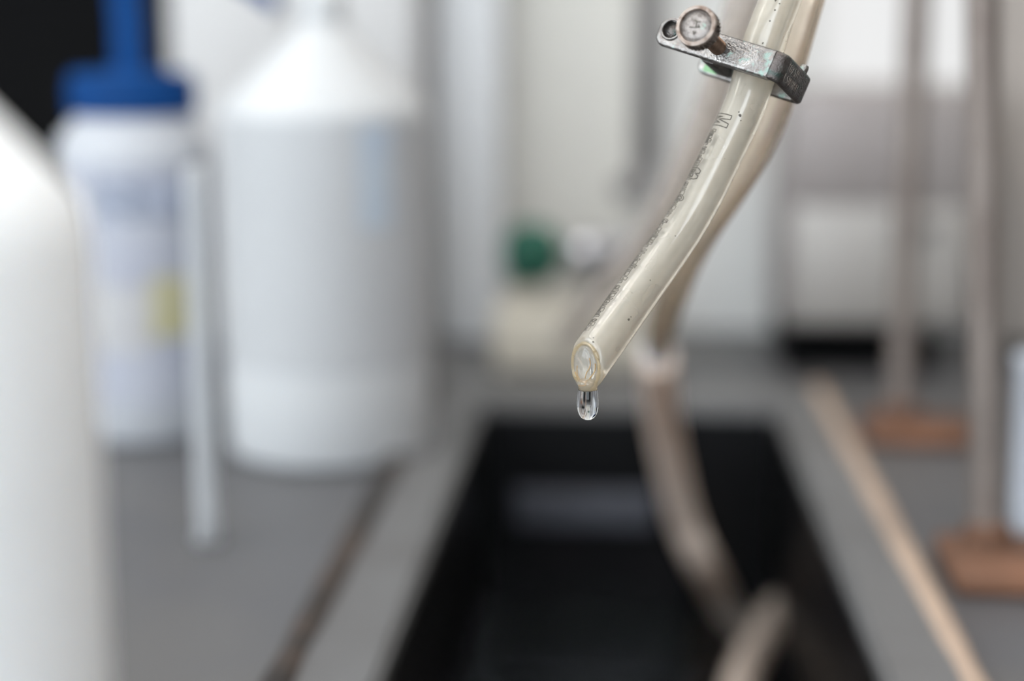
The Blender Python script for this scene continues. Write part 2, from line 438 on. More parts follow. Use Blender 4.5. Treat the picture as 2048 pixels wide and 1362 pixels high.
x0, x1 = Y(335, 100, 1.045).x, Y(850, 400, 1.07).x  # pale box added to brighten the wall shaded by the instrument
wc_m = mat('brightener_white', (.50, .49, .485), .6); mottle(wc_m, (.47, .46, .455), 6)
t = empty('wall_brightener', ((x0+x1)/2, 1.11, 0), 'plain white box added to brighten the shaded wall behind the cone shouldered bottle', 'cabinet')
obj('carcass', box(nb(), x0, x1, 1.047, YW-.003, .004, .46, .002), wc_m, t, angle=30)
obj('door', box(nb(), x0+.003, (x0+x1)/2-.001, 1.042, 1.0468, .02, .455, .001), wc_m, t, angle=30)
obj('door', box(nb(), (x0+x1)/2+.001, x1-.003, 1.042, 1.0468, .02, .455, .001), wc_m, t, angle=30)
obj('plinth', box(nb(), x0+.005, x1-.005, 1.085, YW-.006, 0, .004), blackbox_m, t, smooth=False)
# tall white container behind the sink, left
x0, x1 = Y(868, 400, 1.10).x, Y(1003, 400, 1.10).x
t = empty('white_canister', ((x0+x1)/2, 1.12, 0), 'tall white square canister against the wall behind the sink', 'container')
white_m = mat('white_enamel', (.65, .655, .665), .45); mottle(white_m, (.62, .625, .635), 9)
obj('body', box(nb(), x0, x1, 1.10, 1.145, 0, .33, .004, 3), white_m, t, angle=30)
obj('lid', box(nb(), x0-.001, x1+.001, 1.098, 1.147, .331, .345, .003, 3), white_m, t, angle=30)
# beige panel in the middle
x0, x1 = Y(1004, 300, 1.13).x, Y(1262, 300, 1.13).x
t = empty('wall_panel', ((x0+x1)/2, 1.145, 0), 'pale beige panel standing on the bench behind the green tap', 'panel')
beige_m = mat('beige_laminate', (.585, .565, .52), .6); mottle(beige_m, (.56, .54, .495), 5)
obj('board', box(nb(), x0, x1, 1.135, 1.157, 0, .5, .001), beige_m, t, smooth=False)
ed_m = mat('beige_edge', (.55, .54, .51), .6); mottle(ed_m, (.5, .49, .46), 12)
obj('edge_strip', box(nb(), x1, x1+.004, 1.133, 1.158, 0, .5, .001), ed_m, t, smooth=False)
# pinkish rag-like stopper left of the sink's far corner
c = G(812, 790)
rub_m = mat('pink_rubber', (.32, .22, .19), .7); mottle(rub_m, (.22, .15, .13), 40)
t = empty('rubber_stopper', c, 'small brownish pink rubber stopper at the far left corner of the sink', 'stopper')
obj('plug', lathe(nb(), [(.009, 0), (.0095, .001), (.0115, .018), (.0108, .02)], 32, c), rub_m, t, angle=40)
obj('grip', lathe(nb(), [(.004, .0195), (.005, .021), (.005, .0255), (.003, .027)], 24, c), rub_m, t, angle=40)

# cream deck block with tap
y = 1.0
x0, x1 = Y(985, 700, y).x, Y(1290, 700, y).x; zt = Y(1130, 620, y).z
cream_m = mat('cream_ceramic', (.53, .49, .41), .4); mottle(cream_m, (.47, .43, .36), 12)
t = empty('tap_plinth', ((x0+x1)/2, 1.03, 0), 'low cream ceramic block under the green handled tap', 'plinth')
obj('block', box(nb(), x0, x1, 1.0, 1.07, 0, zt, .006, 3), cream_m, t, angle=30)
obj('flange', lathe(nb(), [(.017, zt), (.017, zt+.002), (.012, zt+.004)], 32, (Y(1200, 600, 1.03).x, 1.03, 0)), cream_m, t, angle=30)
chrome_m = mat('dull_chrome', (.50, .50, .53), .3, metal=.85); mottle(chrome_m, (.4, .4, .42), 30)
green_m = mat('green_plastic', (.001, .085, .052), .4); mottle(green_m, (.001, .06, .036), 20)
dk_m = mat('dark_brass', (.10, .09, .085), .45, metal=.6); mottle(dk_m, (.06, .05, .05), 30)
kc = D(1064, 508, 1.02)      # centre of the knob
bc = Vector((Y(1195, 500, 1.03).x, 1.03, kc.z-.002))
ax = (kc-bc).normalized()
tp = empty('lab_tap', (bc.x, bc.y, zt), 'lab tap with round green handle and chrome body behind the sink', 'tap')
Ld = (kc-bc).length
bm = nb(); lathe(bm, [(.010, -.020), (.0115, -.018), (.0115, .012), (.009, .016), (.007, .018)], 32, bc, ax)
obj('valve_body', bm, chrome_m, tp, angle=30)
bm = nb(); lathe(bm, [(.0045, .0182), (.0045, Ld-.012)], 20, bc, ax); obj('spindle', bm, dk_m, tp)
bm = nb()
prof = [(.006, Ld-.014), (.0155, Ld-.012), (.0172, Ld-.008), (.0172, Ld+.010), (.0155, Ld+.013), (.011, Ld+.0145), (.010, Ld+.0135)]
lathe(bm, prof, 48, bc, ax)
u = ax.orthogonal().normalized(); v = ax.cross(u)
for k in range(12):
    a = 2*PI*k/12; p = bc+ax*(Ld+.001)+(u*math.cos(a)+v*math.sin(a))*.0168
    sweep(bm, [p-ax*.009, p+ax*.009], .0018, 8)
obj('handle', bm, green_m, tp, angle=40)['label'] = 'round fluted green handle'
bm = nb(); lathe(bm, [(.008, zt), (.008, bc.z-.014), (.0095, bc.z-.012), (.0095, bc.z-.006)], 24, (bc.x, bc.y, 0)); obj('stem', bm, dk_m, tp, angle=40)
# swan-neck riser with dark nozzle, right of the tap
pc = Y(1293, 200, 1.06)
grey_m = mat('grey_pipe', (.34, .315, .30), .5, metal=.3); mottle(grey_m, (.28, .26, .25), 14)
rp = empty('supply_pipe', (pc.x, pc.y, 0), 'grey vertical supply pipe with dark nozzle hanging before the wall', 'pipe')
zb = Y(1290, 330, 1.06).z
bm = nb(); lathe(bm, [(.0085, zb), (.0085, .60)], 28, (pc.x, pc.y, 0)); obj('riser', bm, grey_m, rp)
q = Vector((pc.x, pc.y, zb))
nz0 = Y(1238, 385, 1.05)
bm = nb(); sweep(bm, catmull([q+Vector((0, 0, .008)), q, q.lerp(nz0, .5)+Vector((.002, 0, -.003)), nz0], 6), .0075, 16)
ngm = mat('dark_grey_nozzle', (.17, .16, .16), .5, metal=.3); mottle(ngm, (.12, .11, .11), 40)
obj('nozzle', bm, ngm, rp)
bm = nb(); box(bm, pc.x-.012, pc.x+.012, pc.y+.005, YW-.001, .36, .385, .002); obj('wall_bracket', bm, grey_m, rp, angle=30)

# steel box on feet, right
y = 1.005
x0, x1 = Y(1573, 400, y).x, Y(1950, 400, y).x
zb_, zt_ = Y(1700, 655, y).z, Y(1760, 178, y).z
box_m = mat('mauve_grey_steel', (.27, .24, .232), .5, metal=.2); mottle(box_m, (.31, .285, .27), 5, .4, .65)
low_m = mat('pale_steel', (.36, .34, .32), .5, metal=.2); mottle(low_m, (.33, .305, .28), 7)
t = empty('steel_cabinet', ((x0+x1)/2, y+.05, 0), 'low mauve grey steel box raised on feet behind the retort stands', 'box')
zm = Y(1700, 410, y).z
obj('casing', box(nb(), x0, x1, y, y+.11, zb_, zt_, .004), box_m, t, angle=30)
obj('front_door', box(nb(), x0+.004, x1-.004, y-.004, y-.0002, zb_+.004, zm, .0015), low_m, t, angle=30)['label'] = 'paler lower door'
obj('upper_panel', box(nb(), x0+.004, x1-.004, y-.003, y-.0002, zm+.002, zt_-.004, .0012), box_m, t, angle=30)
obj('handle', box(nb(), x1-.05, x1-.02, y-.012, y-.0042, zm-.012, zm-.006, .001), grey_m, t, angle=30)
for xx, yy in ((x0+.002, y+.004), (x1-.03, y+.004), (x0+.002, y+.08), (x1-.03, y+.08)):
    obj('foot', box(nb(), xx, xx+.012, yy, yy+.02, 0, zb_, .001), blackbox_m, t, angle=30)
bm = nb(); box(bm, x0+.015, x1-.035, y+.012, y+.10, .002, zb_-.0005); obj('gap_shade', bm, blackbox_m, t, smooth=False)  # black block in the gap under the box, shade as colour

# retort stands
rust_m = mat('rusty_iron', (.13, .062, .035), .75)
mottle(rust_m, (.05, .026, .015), 30, .4, .62, bump=.4, bscale=300); mottle(rust_m, (.22, .10, .055), 14, .50, .72)
rod_m = mat('tarnished_rod', (.22, .185, .165), .42, metal=.5); mottle(rod_m, (.14, .11, .095), 18, .45, .7)
def retort(px, y_row, label, bx0, bx1, yd, rr, base_c=None, up=.62, thick=.011, lean=0):
    c = G(px, y_row); t = empty('retort_stand', c, label, 'stand', 'rusty retort stands')
    bm = nb(); box(bm, bx0, bx1, c.y-yd*.72, c.y+yd*.28, .0005, thick, .003, 3)
    obj('base', bm, rust_m, t, angle=30)['label'] = 'rusty base plate'
    bm = nb(); lathe(bm, [(rr*1.5, thick-.0005), (rr*1.5, thick+.006), (rr*1.1, thick+.008)], 24, (c.x, c.y, 0)); obj('collar', bm, rust_m, t, angle=40)
    bm = nb(); lathe(bm, [(rr, thick-.001), (rr, up), (rr*.7, up+.002)], 28, (c.x, c.y, 0), Vector((lean, 0, 1)).normalized()); obj('rod', bm, rod_m, t, angle=40)
    return c, t
retort(1797, 868, 'rusty retort stand before the steel box, the farther of two', G(1722, 870).x, G(1955, 870).x, .046, .0066, thick=.0085)
sc_, st_ = retort(1972, 1138, 'rusty retort stand at the right edge, the nearer of two', G(1885, 1150).x, G(2230, 1150).x, .050, .0062, lean=-.055)
# arm at the top of the nearer stand, above the frame, that the tubes hang over
T = D(1760, -600, .425); za = T.z
A0 = Vector((sc_.x-.055*za, sc_.y, za)); Dn = (T-A0).normalized()
bm = nb(); sweep(bm, [A0-Dn*.03, A0, T, T+Dn*.03], .0045, 16); obj('support_arm', bm, rod_m, st_)
bm = nb(); box(bm, A0.x-.012, A0.x+.012, A0.y-.014, A0.y+.014, za-.014, za+.014, .003); obj('boss_head', bm, dk_m, st_, angle=30)
# brown cupboard at far right
x0 = Y(2000, 300, 1.09).x
brn_m = mat('brown_cupboard', (.34, .30, .27), .6); mottle(brn_m, (.29, .255, .23), 6)
t = empty('cupboard', (x0+.1, 1.12, 0), 'brown grey cupboard standing at the right edge against the wall', 'cupboard')
obj('carcass', box(nb(), x0, x0+.22, 1.092, YW-.003, .004, .52, .002), brn_m, t, angle=30)
obj('door', box(nb(), x0+.003, x0+.217, 1.088, 1.0915, .01, .515, .001), brn_m, t, angle=30)
obj('plinth', box(nb(), x0+.005, x0+.215, 1.10, YW-.006, 0, .004), blackbox_m, t, smooth=False)
# pale blue-white container at far right
c = G(2120, 1085); c.z = 0
t = empty('plastic_beaker', c, 'bluish white plastic beaker at the right edge behind the stand', 'beaker')
zt2 = Y(2110, 720, c.y).z
bk_m = mat('bluish_plastic', (.50, .53, .58), .4, sss=.2); mottle(bk_m, (.45, .48, .53), 14)
bm = nb(); R = .0195
lathe(bm, [(R-.003, 0), (R-.001, .001), (R, .004), (R+.001, zt2-.003), (R+.0025, zt2), (R+.0015, zt2+.001), (R-.001, zt2-.003), (R-.002, .005), (0, .004)], 48, c, cap=False)
bmesh.ops.holes_fill(bm, edges=bm.edges[:])
obj('cup', bm, bk_m, t, angle=40)
bm = nb()
for k in range(5): lathe(bm, [(R+.0001, .02+k*.012), (R+.0008, .0205+k*.012), (R+.0008, .021+k*.012), (R+.0001, .0215+k*.012)], 40, c, cap=False)
obj('graduation_ring', bm, bk_m, t)

# ------------------------------------------------------------------ tubing materials
def pvc(name, tint, milk, absorb, dens, mixf, rough=.06):
    m = bpy.data.materials.new(name); m.use_nodes = True
    N, L = m.node_tree.nodes, m.node_tree.links; b = N['Principled BSDF']; out = N['Material Output']
    b.inputs['Base Color'].default_value = (*tint, 1); b.inputs['Roughness'].default_value = rough
    b.inputs['Transmission Weight'].default_value = 1; b.inputs['IOR'].default_value = 1.5
    d = N.new('ShaderNodeBsdfPrincipled'); d.inputs['Base Color'].default_value = (*milk, 1); d.inputs['Roughness'].default_value = .28
    d.inputs['Subsurface Weight'].default_value = .0
    tr = N.new('ShaderNodeBsdfTranslucent'); tr.inputs[0].default_value = (*milk, 1)
    m1 = N.new('ShaderNodeMixShader'); m1.inputs[0].default_value = .45
    L.new(d.outputs[0], m1.inputs[1]); L.new(tr.outputs[0], m1.inputs[2])
    nz = N.new('ShaderNodeTexNoise'); nz.inputs['Scale'].default_value = 90; nz.inputs['Detail'].default_value = 3
    tc = N.new('ShaderNodeTexCoord'); L.new(tc.outputs['Object'], nz.inputs['Vector'])
    mr = N.new('ShaderNodeMapRange'); mr.inputs[1].default_value = .3; mr.inputs[2].default_value = .7
    mr.inputs[3].default_value = mixf-.06; mr.inputs[4].default_value = mixf+.06
    L.new(nz.outputs[0], mr.inputs[0])
    m2 = N.new('ShaderNodeMixShader'); L.new(mr.outputs[0], m2.inputs[0])
    L.new(b.outputs[0], m2.inputs[1]); L.new(m1.outputs[0], m2.inputs[2]); L.new(m2.outputs[0], out.inputs['Surface'])
    if dens:
        va = N.new('ShaderNodeVolumeAbsorption'); va.inputs[0].default_value = (*absorb, 1); va.inputs[1].default_value = dens
        L.new(va.outputs[0], out.inputs['Volume'])
    return m
main_m = pvc('clear_pvc', (1, .99, .97), (.80, .755, .67), (1, .84, .58), 55, .33)
amber_m = pvc('amber_pvc', (1, .99, .975), (.88, .76, .60), (1, .74, .40), 150, .05, .08)
sink_m = pvc('cloudy_pvc', (.95, .9, .85), (.86, .76, .68), (1, .8, .6), 12, .9, .3)

# ------------------------------------------------------------------ main tube
cen = [(1760, -640), (1712, -450), (1670, -310), (1632, -190), (1596, -95), (1561, 0), (1533, 70), (1509, 150), (1487, 224), (1447, 303), (1416, 368), (1394, 409), (1366, 457), (1315, 530), (1257, 610), (1211, 678), (1174, 729)]
wid = [41, 41, 41, 41, 41, 41, 41.5, 41.5, 41.5, 41, 41.5, 41.5, 42, 43, 43.5, 44, 44]
dep = [.417]*13+[.416, .414, .411, .408]
CP = [D(x, y, d) for (x, y), d in zip(cen, dep)]
pts = catmull(CP, 10)
for _ in range(60):      # fair the hand-placed curve
    pts = [pts[0]]+[(a+b*2+c_)/4 for a, b, c_ in zip(pts, pts[1:], pts[2:])]+[pts[-1]]
wd = catmull([Vector((a*d/FPX, 0, 0)) for a, d in zip(wid, dep)], 10); rad = [v.x for v in wd]
fr = frames(pts)
NT = len(pts)
tube = empty('flexible_tube', CP[-1], 'clear yellowish tube running down from the screw clamp to the water drop', 'tube')
bm = nb()
NS = 64
def ringpts(p, f, r, q=1.0):
    return [p+(f[1]*math.cos(2*PI*k/NS)*q+f[2]*math.sin(2*PI*k/NS))*r for k in range(NS)]
# slight flattening where the clamp squeezes it
KC = 6*10+5
def sq(i):
    g = math.exp(-((i-KC)/7)**2); return 1-.13*g, 1+.05*g
# oblique cut plane at the end
Pend = D(1168, 735, .4085)
tdir = fr[-1][0]
cutn = (tdir*0.80 + fr[-1][1]*0.42 + fr[-1][2]*0.42).normalized()     # faces down-left and towards the lens
def clip_to_cut(p, t):          # slide the point along the tube until it reaches the cut plane
    s = (Pend-p).dot(cutn)/t.dot(cutn)
    return p+t*s
rin = .58
def wall(radf, rnd):
    rings = []
    lastfree = NT-12
    for i in range(lastfree+1):
        a, b = sq(i)
        rings.append([bm.verts.new(pts[i]+(fr[i][1]*math.cos(2*PI*k/NS)*a+fr[i][2]*math.sin(2*PI*k/NS)*b)*rad[i]*radf) for k in range(NS)])
    t = (pts[-1]-pts[lastfree]).normalized()
    base = [v.co.copy() for v in rings[-1]]
    ctr = pts[lastfree]
    ends = [clip_to_cut(q, t) for q in base]
    for j in range(1, 13):
        f = j/12
        shrink = 1-(rnd*max(0, (f-.86)/.14)**2 if rnd else 0)
        rr = []
        for q, e in zip(base, ends):
            p = q.lerp(e, f); axis = ctr+t*((p-ctr).dot(t))
            rr.append(bm.verts.new(axis+(p-axis)*shrink))
        rings.append(rr)
    for A, B in zip(rings, rings[1:]):
        for k in range(NS): bm.faces.new((A[k], A[(k+1) % NS], B[(k+1) % NS], B[k]))
    return rings
Ro = wall(1.0, .07); Ri = wall(rin, 0)
for k in range(NS):
    k2 = (k+1) % NS
    bm.faces.new((Ro[0][k], Ro[0][k2], Ri[0][k2], Ri[0][k])); bm.faces.new((Ro[-1][k], Ro[-1][k2], Ri[-1][k2], Ri[-1][k]))
end_outer = [v.co.copy() for v in Ro[-1]]; end_inner = [v.co.copy() for v in Ri[-1]]
obj('tube_wall', bm, main_m, tube)
# stained lip round the cut
lip_m = pvc('stained_lip', (1, .93, .80), (.80, .66, .42), (1, .75, .4), 90, .30, .08)
bm = nb(); ring = [o.lerp(i, .35)+cutn*.00004 for o, i in zip(end_outer, end_inner)]
ringc = ring+[ring[0], ring[1]]
rr = [.00045+.00025*noise.noise(p*700) for p in ring]; rr += rr[:2]
sweep(bm, ringc, rr, 10)
obj('stained_lip', bm, lip_m, tube)['label'] = 'amber stained lip of the cut end'
# rounded water film bulging from the bore
ec = sum(end_inner, Vector())/NS
bm = nb(); prev = None
film_m = mat('water_film', (.95, .93, .88), .05, ior=1.33, trans=.9)
N, L, b = nodes(film_m); nz = N.new('ShaderNodeTexNoise'); nz.inputs['Scale'].default_value = 500
tc = N.new('ShaderNodeTexCoord'); L.new(tc.outputs['Object'], nz.inputs['Vector'])
bp = N.new('ShaderNodeBump'); bp.inputs['Strength'].default_value = .15; bp.inputs['Distance'].default_value = .0003
L.new(nz.outputs[0], bp.inputs['Height']); L.new(bp.outputs[0], b.inputs['Normal'])
rimp = [o.lerp(i, .55) for o, i in zip(end_outer, end_inner)]
layers = []
for j in range(9):
    a = j/8*PI/2
    layers.append([bm.verts.new(ec+(p-ec)*math.cos(a)+cutn*(0.0014*math.sin(a)+.00002)) for p in rimp] if j < 8 else [bm.verts.new(ec+cutn*.00142)])
back = [bm.verts.new(ec+(p-ec)*.9-cutn*.0008) for p in rimp]
for A, B in zip(layers, layers[1:]):
    for k in range(NS):
        k2 = (k+1) % NS
        if len(B) == 1: bm.faces.new((A[k], A[k2], B[0]))
        else: bm.faces.new((A[k], A[k2], B[k2], B[k]))
for k in range(NS): bm.faces.new((back[k], back[(k+1) % NS], layers[0][(k+1) % NS], layers[0][k]))
bm.faces.new(back)
obj('water_film', bm, film_m, tube)
bm = nb()
def onfilm(k, a): 
    k %= NS; k0 = int(k); k1 = (k0+1) % NS; p = rimp[k0].lerp(rimp[k1], k-k0)
    return ec+(p-ec)*math.cos(a)+cutn*(.0014*math.sin(a)+.0001)
low = min(range(NS), key=lambda k: rimp[k].z)
for aa, w_, th in ((.55, 15, .00013), (.95, 20, .0001)):
    sweep(bm, [onfilm(low-w_+2*w_*t/16+4, aa+.18*math.cos(t*.6)) for t in range(17)], th, 6)
strand_m = pvc('amber_strand', (1, .85, .6), (.70, .45, .18), (1, .7, .35), 60, .5, .1)
obj('amber_strand', bm, strand_m, tube)

# surface frame lookup on the main tube
def surf(row, phi, lift=1.0):
    """phi in degrees: 0 faces the lens, +90 is the left silhouette; row = picture row of the centre line"""
    best = None
    for i in range(NT-1):
        a, b = prow[i], prow[i+1]
        if (a-row)*(b-row) <= 0 and a != b:
            t = (row-a)/(b-a)
            p = pts[i].lerp(pts[i+1], t); r = rad[i]+(rad[i+1]-rad[i])*t; f = fr[i]
            x = math.radians(phi)
            return p+(f[1]*math.cos(x)+f[2]*math.sin(x))*r*lift, f, (f[1]*math.cos(x)+f[2]*math.sin(x))
    return pts[-1].copy(), fr[-1], fr[-1][1]
def row_of(p):
    q = p-CAM; return H/2 - q.dot(UP)/q.dot(FWD)*FPX
prow = [row_of(p) for p in pts]
# outline lettering: each glyph is a set of strokes in (u along the tube, v around it)
GL = {
 'M': [[(0, 1), (0, 0), (.32, 0), (.5, .55), (.68, 0), (1, 0), (1, 1)], [(0, 1), (.25, 1), (.25, .35), (.5, .95), (.75, .35), (.75, 1), (1, 1)]],
 'B': [[(0, 1), (0, .15), (.15, 0), (.38, 0), (.5, .2), (.62, 0), (.85, 0), (1, .15), (1, 1), (0, 1)], [(.2, .8), (.2, .3), (.4, .3), (.4, .8)], [(.6, .8), (.6, .3), (.8, .3), (.8, .8)]],
 'O': [[(.5+.5*math.cos(k*PI/8), .5+.5*math.sin(k*PI/8)) for k in range(17)], [(.5+.25*math.cos(k*PI/6), .5+.3*math.sin(k*PI/6)) for k in range(13)]],
 'N': [[(0, 1), (0, 0), (.3, 0), (.7, .6), (.7, 0), (1, 0), (1, 1), (.7, 1), (.3, .4), (.3, 1), (0, 1)]],
 'E': [[(0, 1), (0, 0), (1, 0), (1, 1), (.75, 1), (.75, .3), (.6, .3), (.6, .9), (.4, .9), (.4, .3), (.25, .3), (.25, 1), (0, 1)]],
 'I': [[(0, 1), (0, 0), (.5, 0), (.5, 1), (0, 1)]],
 'S': [[(0, .3), (.1, 0), (.9, 0), (1, .4), (.8, .55), (.3, .5), (.25, .8), (1, .8), (.95, 1), (.1, 1), (0, .6), (.2, .4), (.7, .3), (.7, .2), (0, .3)]],
}
bm = nb()
def glyph(g, row, hrow, ptop, pbot, th=.00009):
    for st in GL[g]:
        P = []
        for (a, b), (c_, d_) in zip(st, st[1:]):
            for k in range(4):
                t = k/4; P.append(surf(row+hrow*(a+(c_-a)*t), ptop+(pbot-ptop)*(b+(d_-b)*t), 1.0005)[0])
        P.append(surf(row+hrow*st[-1][0], ptop+(pbot-ptop)*st[-1][1], 1.0005)[0])
        sweep(bm, P, th, 5)
glyph('M', 244, 24, 22, 100, .00014)
glyph('B', 353, 22, 36, 105, .00014)
glyph('O', 409, 13, 44, 82, .00012)
r_ = 276; seq = 'SNEBINSOEMNESIBNEOSMENIBSE'
k = 0
while r_ < 690:
    hh = random.uniform(6, 10.5)
    if not (352-3 < r_ < 372) and not (404 < r_ < 422) or True:
        glyph(seq[k % len(seq)], r_, hh*.8, random.uniform(50, 62), random.uniform(100, 118), .00009)
    r_ += hh; k += 1
o = obj('printed_lettering', bm, ink_m, tube); o['label'] = 'dark outline lettering along the left side'
# dirt specks
for px, ph, s in ((4, -10, .00022), (12, 12, .0003), (16, -2, .00018), (30, 4, .0002), (52, 6, .00022), (95, 4, .0002), (238, 2, .00035), (233, 8, .0002), (246, -6, .00015), (640, -22, .0003), (634, -23, .00018), (700, 28, .00028), (706, 22, .00022), (565, -8, .00016), (480, 5, .00015), (600, 12, .00012)):
    p, f_, nrm = surf(px, ph, 1.0)
    bm = nb(); bmesh.ops.create_icosphere(bm, subdivisions=2, radius=s)
    for v in bm.verts:
        v.co *= 1+.6*noise.noise(v.co*9000+Vector((px, 0, 0)))
        v.co = v.co-nrm*v.co.dot(nrm)*.6+p
    obj('dirt_speck', bm, ink_m, tube)

# ------------------------------------------------------------------ water drop
dtop = D(1176, 752, .4072)
s_ = .4072/FPX
prof = [(1e-9, 841), (6, 840.2), (12, 837.3), (16.6, 832), (19.6, 825), (21.2, 816), (21.6, 806), (21.1, 796), (20.1, 787), (19.3, 779.5), (1e-9, 778)]
bm = nb(); pr = [(r*s_, -(h-752)*s_*1.01) for r, h in prof]
pr2 = catmull([Vector((a, b, 0)) for a, b in pr[:-1]], 4)+[Vector((pr[-1][0], pr[-1][1], 0))]
lathe(bm, [(max(v.x, 0) if 0 < i < len(pr2)-1 else 0, v.y) for i, v in enumerate(pr2)], 56, dtop)
drop_m = mat('clear_water', (1, 1, 1), 0.0, ior=1.33, trans=1)
N, L, b = nodes(drop_m); nz = N.new('ShaderNodeTexNoise'); nz.inputs['Scale'].default_value = 260
tc = N.new('ShaderNodeTexCoord'); L.new(tc.outputs['Object'], nz.inputs['Vector'])
bp = N.new('ShaderNodeBump'); bp.inputs['Strength'].default_value = .06; bp.inputs['Distance'].default_value = .0003
L.new(nz.outputs[0], bp.inputs['Height']); L.new(bp.outputs[0], b.inputs['Normal'])
dropo = tag(obj('water_drop', bm, drop_m, angle=60), 'clear water drop hanging from the cut end of the tube', 'water drop')

bm = nb()
lathe(bm, [(0, -(778.2-752)*s_*1.01), (18.9*s_, -(778.6-752)*s_*1.01), (19.4*s_, -(772-752)*s_), (20.8*s_, -(765-752)*s_), (19*s_, -9*s_), (12*s_, -5*s_), (0, -4*s_)], 48, dtop)
neck_m = pvc('cream_film', (1, .96, .88), (.86, .78, .64), (1, .8, .5), 60, .24, .05)
o = obj('neck', bm, neck_m, dropo); o['label'] = 'cream coloured neck where the drop clings to the tube'
# ------------------------------------------------------------------ other tubes
def other_tube(name, label, cps, r0, r1, m, ri=.76, n=36, step=8):
    P = [D(x, y, d) for x, y, d in cps]; ps = catmull(P, step)
    t = empty(name, ps[-1], label, 'tube')
    k = len(ps); ra = [r0+(r1-r0)*i/(k-1) for i in range(k)]
    bm = nb(); hollow(bm, ps, ra, [x*ri for x in ra], n)
    obj('tube_wall', bm, m, t); return t, ps
t2, p2 = other_tube('flexible_tube', 'amber edged tube curving just behind the clamped tube and to its right',
    [(1820, -640, .440), (1762, -450, .437), (1708, -310, .434), (1668, -190, .432), (1638, -90, .433), (1610, 0, .435), (1590, 70, .44), (1570, 137, .446), (1543, 222, .455), (1508, 300, .465), (1455, 385, .48), (1405, 460, .50), (1368, 530, .53), (1345, 590, .56), (1325, 650, .60), (1316, 700, .66)], .0049, .0051, amber_m)
bm = nb(); e0 = p2[-1]; e1 = p2[-4]; d_ = (e0-e1).normalized()
lathe(bm, [(.0036, -.002), (.0062, -.0015), (.0062, .004), (.0052, .005), (.0052, .012), (.0036, .0125)], 28, e0, d_)
con_m = mat('clear_connector', (.50, .51, .54), .3); mottle(con_m, (.45, .45, .48), 80)
obj('connector', bm, con_m, t2, angle=40)['label'] = 'pale connector at the lower end'
g1 = G(1440, 1195, WATER)
ps_ = [D(1316, 714, .68), D(1318, 770, .74), D(1326, 850, .80), D(1344, 940, .84), D(1368, 1040, .865), D(1402, 1120, .875), g1+Vector((-.001, 0, .003)), g1+Vector((.006, 0, -.02)), g1+Vector((.02, -.01, -.05))]
psc = catmull(ps_, 8)
t3 = empty('flexible_tube', psc[-1], 'cloudy beige hose dipping into the sink water', 'tube')
bm = nb(); hollow(bm, psc, [.0080]*len(psc), [.0056]*len(psc), 28); obj('tube_wall', bm, sink_m, t3)
# hose loop further forward, added in place of a tube's reflection
a = G(1590, 1215, WATER); b_ = G(1500, 1330, WATER); c_ = G(1470, 1420, WATER)
psc = catmull([a+Vector((.02, .012, -.02)), a+Vector((.006, .004, -.002)), a+Vector((-.008, -.008, .003)), b_+Vector((0, 0, .004)), c_+Vector((0, 0, .002)), c_+Vector((0, -.03, -.015)), c_+Vector((.004, -.06, -.04))], 8)
t4 = empty('flexible_tube', psc[-1], 'short beige hose loop standing in for a tube reflection on the water in the front of the sink', 'tube')
bm = nb(); hollow(bm, psc, [.0080]*len(psc), [.0056]*len(psc), 28); obj('tube_wall', bm, sink_m, t4)
# faint third tube, farther back on the left
other_tube('flexible_tube', 'pinkish blurred tube slanting down behind the left side of the clamped tube',
    [(1680, -600, .47), (1630, -430, .48), (1585, -300, .49), (1545, -180, .50), (1515, -80, .51), (1486, 0, .52), (1455, 100, .54), (1420, 210, .57), (1380, 310, .60), (1338, 400, .64), (1290, 485, .70), (1232, 560, .76), (1172, 625, .82), (1130, 680, .88)], .0050, .0062, pvc('rose_pvc', (1, .98, .96), (.85, .79, .74), (1, .80, .6), 30, .3, .12))

# ------------------------------------------------------------------ screw clamp
n_ = Vector((.45, .875, -.18)); u_ = Vector((.802, -.485, -.349)); n_.normalize(); u_ = (u_-n_*u_.dot(n_)).normalized(); v_ = u_.cross(n_)
def camvec(q): return RIGHT*q.x+FWD*q.y+UP*q.z
U, V_, Nn = camvec(u_), camvec(v_), camvec(n_)
if V_.dot(UP) < 0: V_ = -V_
O = D(1437, 95, .4085)
rot = Matrix((U, V_, Nn)).transposed()       # columns; local x = along bar, y = up, z = away from the lens
metal_m = mat('nickel_steel', (.25, .237, .225), .3, metal=1)
def patina(m, green=True):
    N, L, b = nodes(m)
    mottle(m, (.19, .17, .16), 450, .42, .62, bump=.25, bscale=1800)
    mottle(m, (.40, .38, .36), 180, .5, .7)
    if green:
        s = mottle(m, (.25, .34, .30), 420, .60, .70, 6, near=(14.2*.001, 9*.001))
        inv = N.new('ShaderNodeMath'); inv.operation = 'SUBTRACT'; inv.inputs[0].default_value = 1.0
        L.new(s, inv.inputs[1]); L.new(inv.outputs[0], b.inputs['Metallic'])
    n3 = N.new('ShaderNodeTexNoise'); n3.inputs['Scale'].default_value = 300
    tc = N.new('ShaderNodeTexCoord'); L.new(tc.outputs['Object'], n3.inputs['Vector'])
    mr = N.new('ShaderNodeMapRange'); mr.inputs[3].default_value = .22; mr.inputs[4].default_value = .52
    L.new(n3.outputs[0], mr.inputs[0]); L.new(mr.outputs[0], b.inputs['Roughness'])
patina(metal_m)
dark_m = mat('dark_steel', (.10, .085, .08), .38, metal=.9); mottle(dark_m, (.16, .15, .14), 500, .45, .65, bump=.3, bscale=2500); mottle(dark_m, (.06, .09, .08), 200, .58, .7)
brass_m = mat('brown_brass', (.34, .285, .25), .4, metal=.9); mottle(brass_m, (.17, .12, .095), 600, .45, .65, bump=.3, bscale=2500)
mm = .001
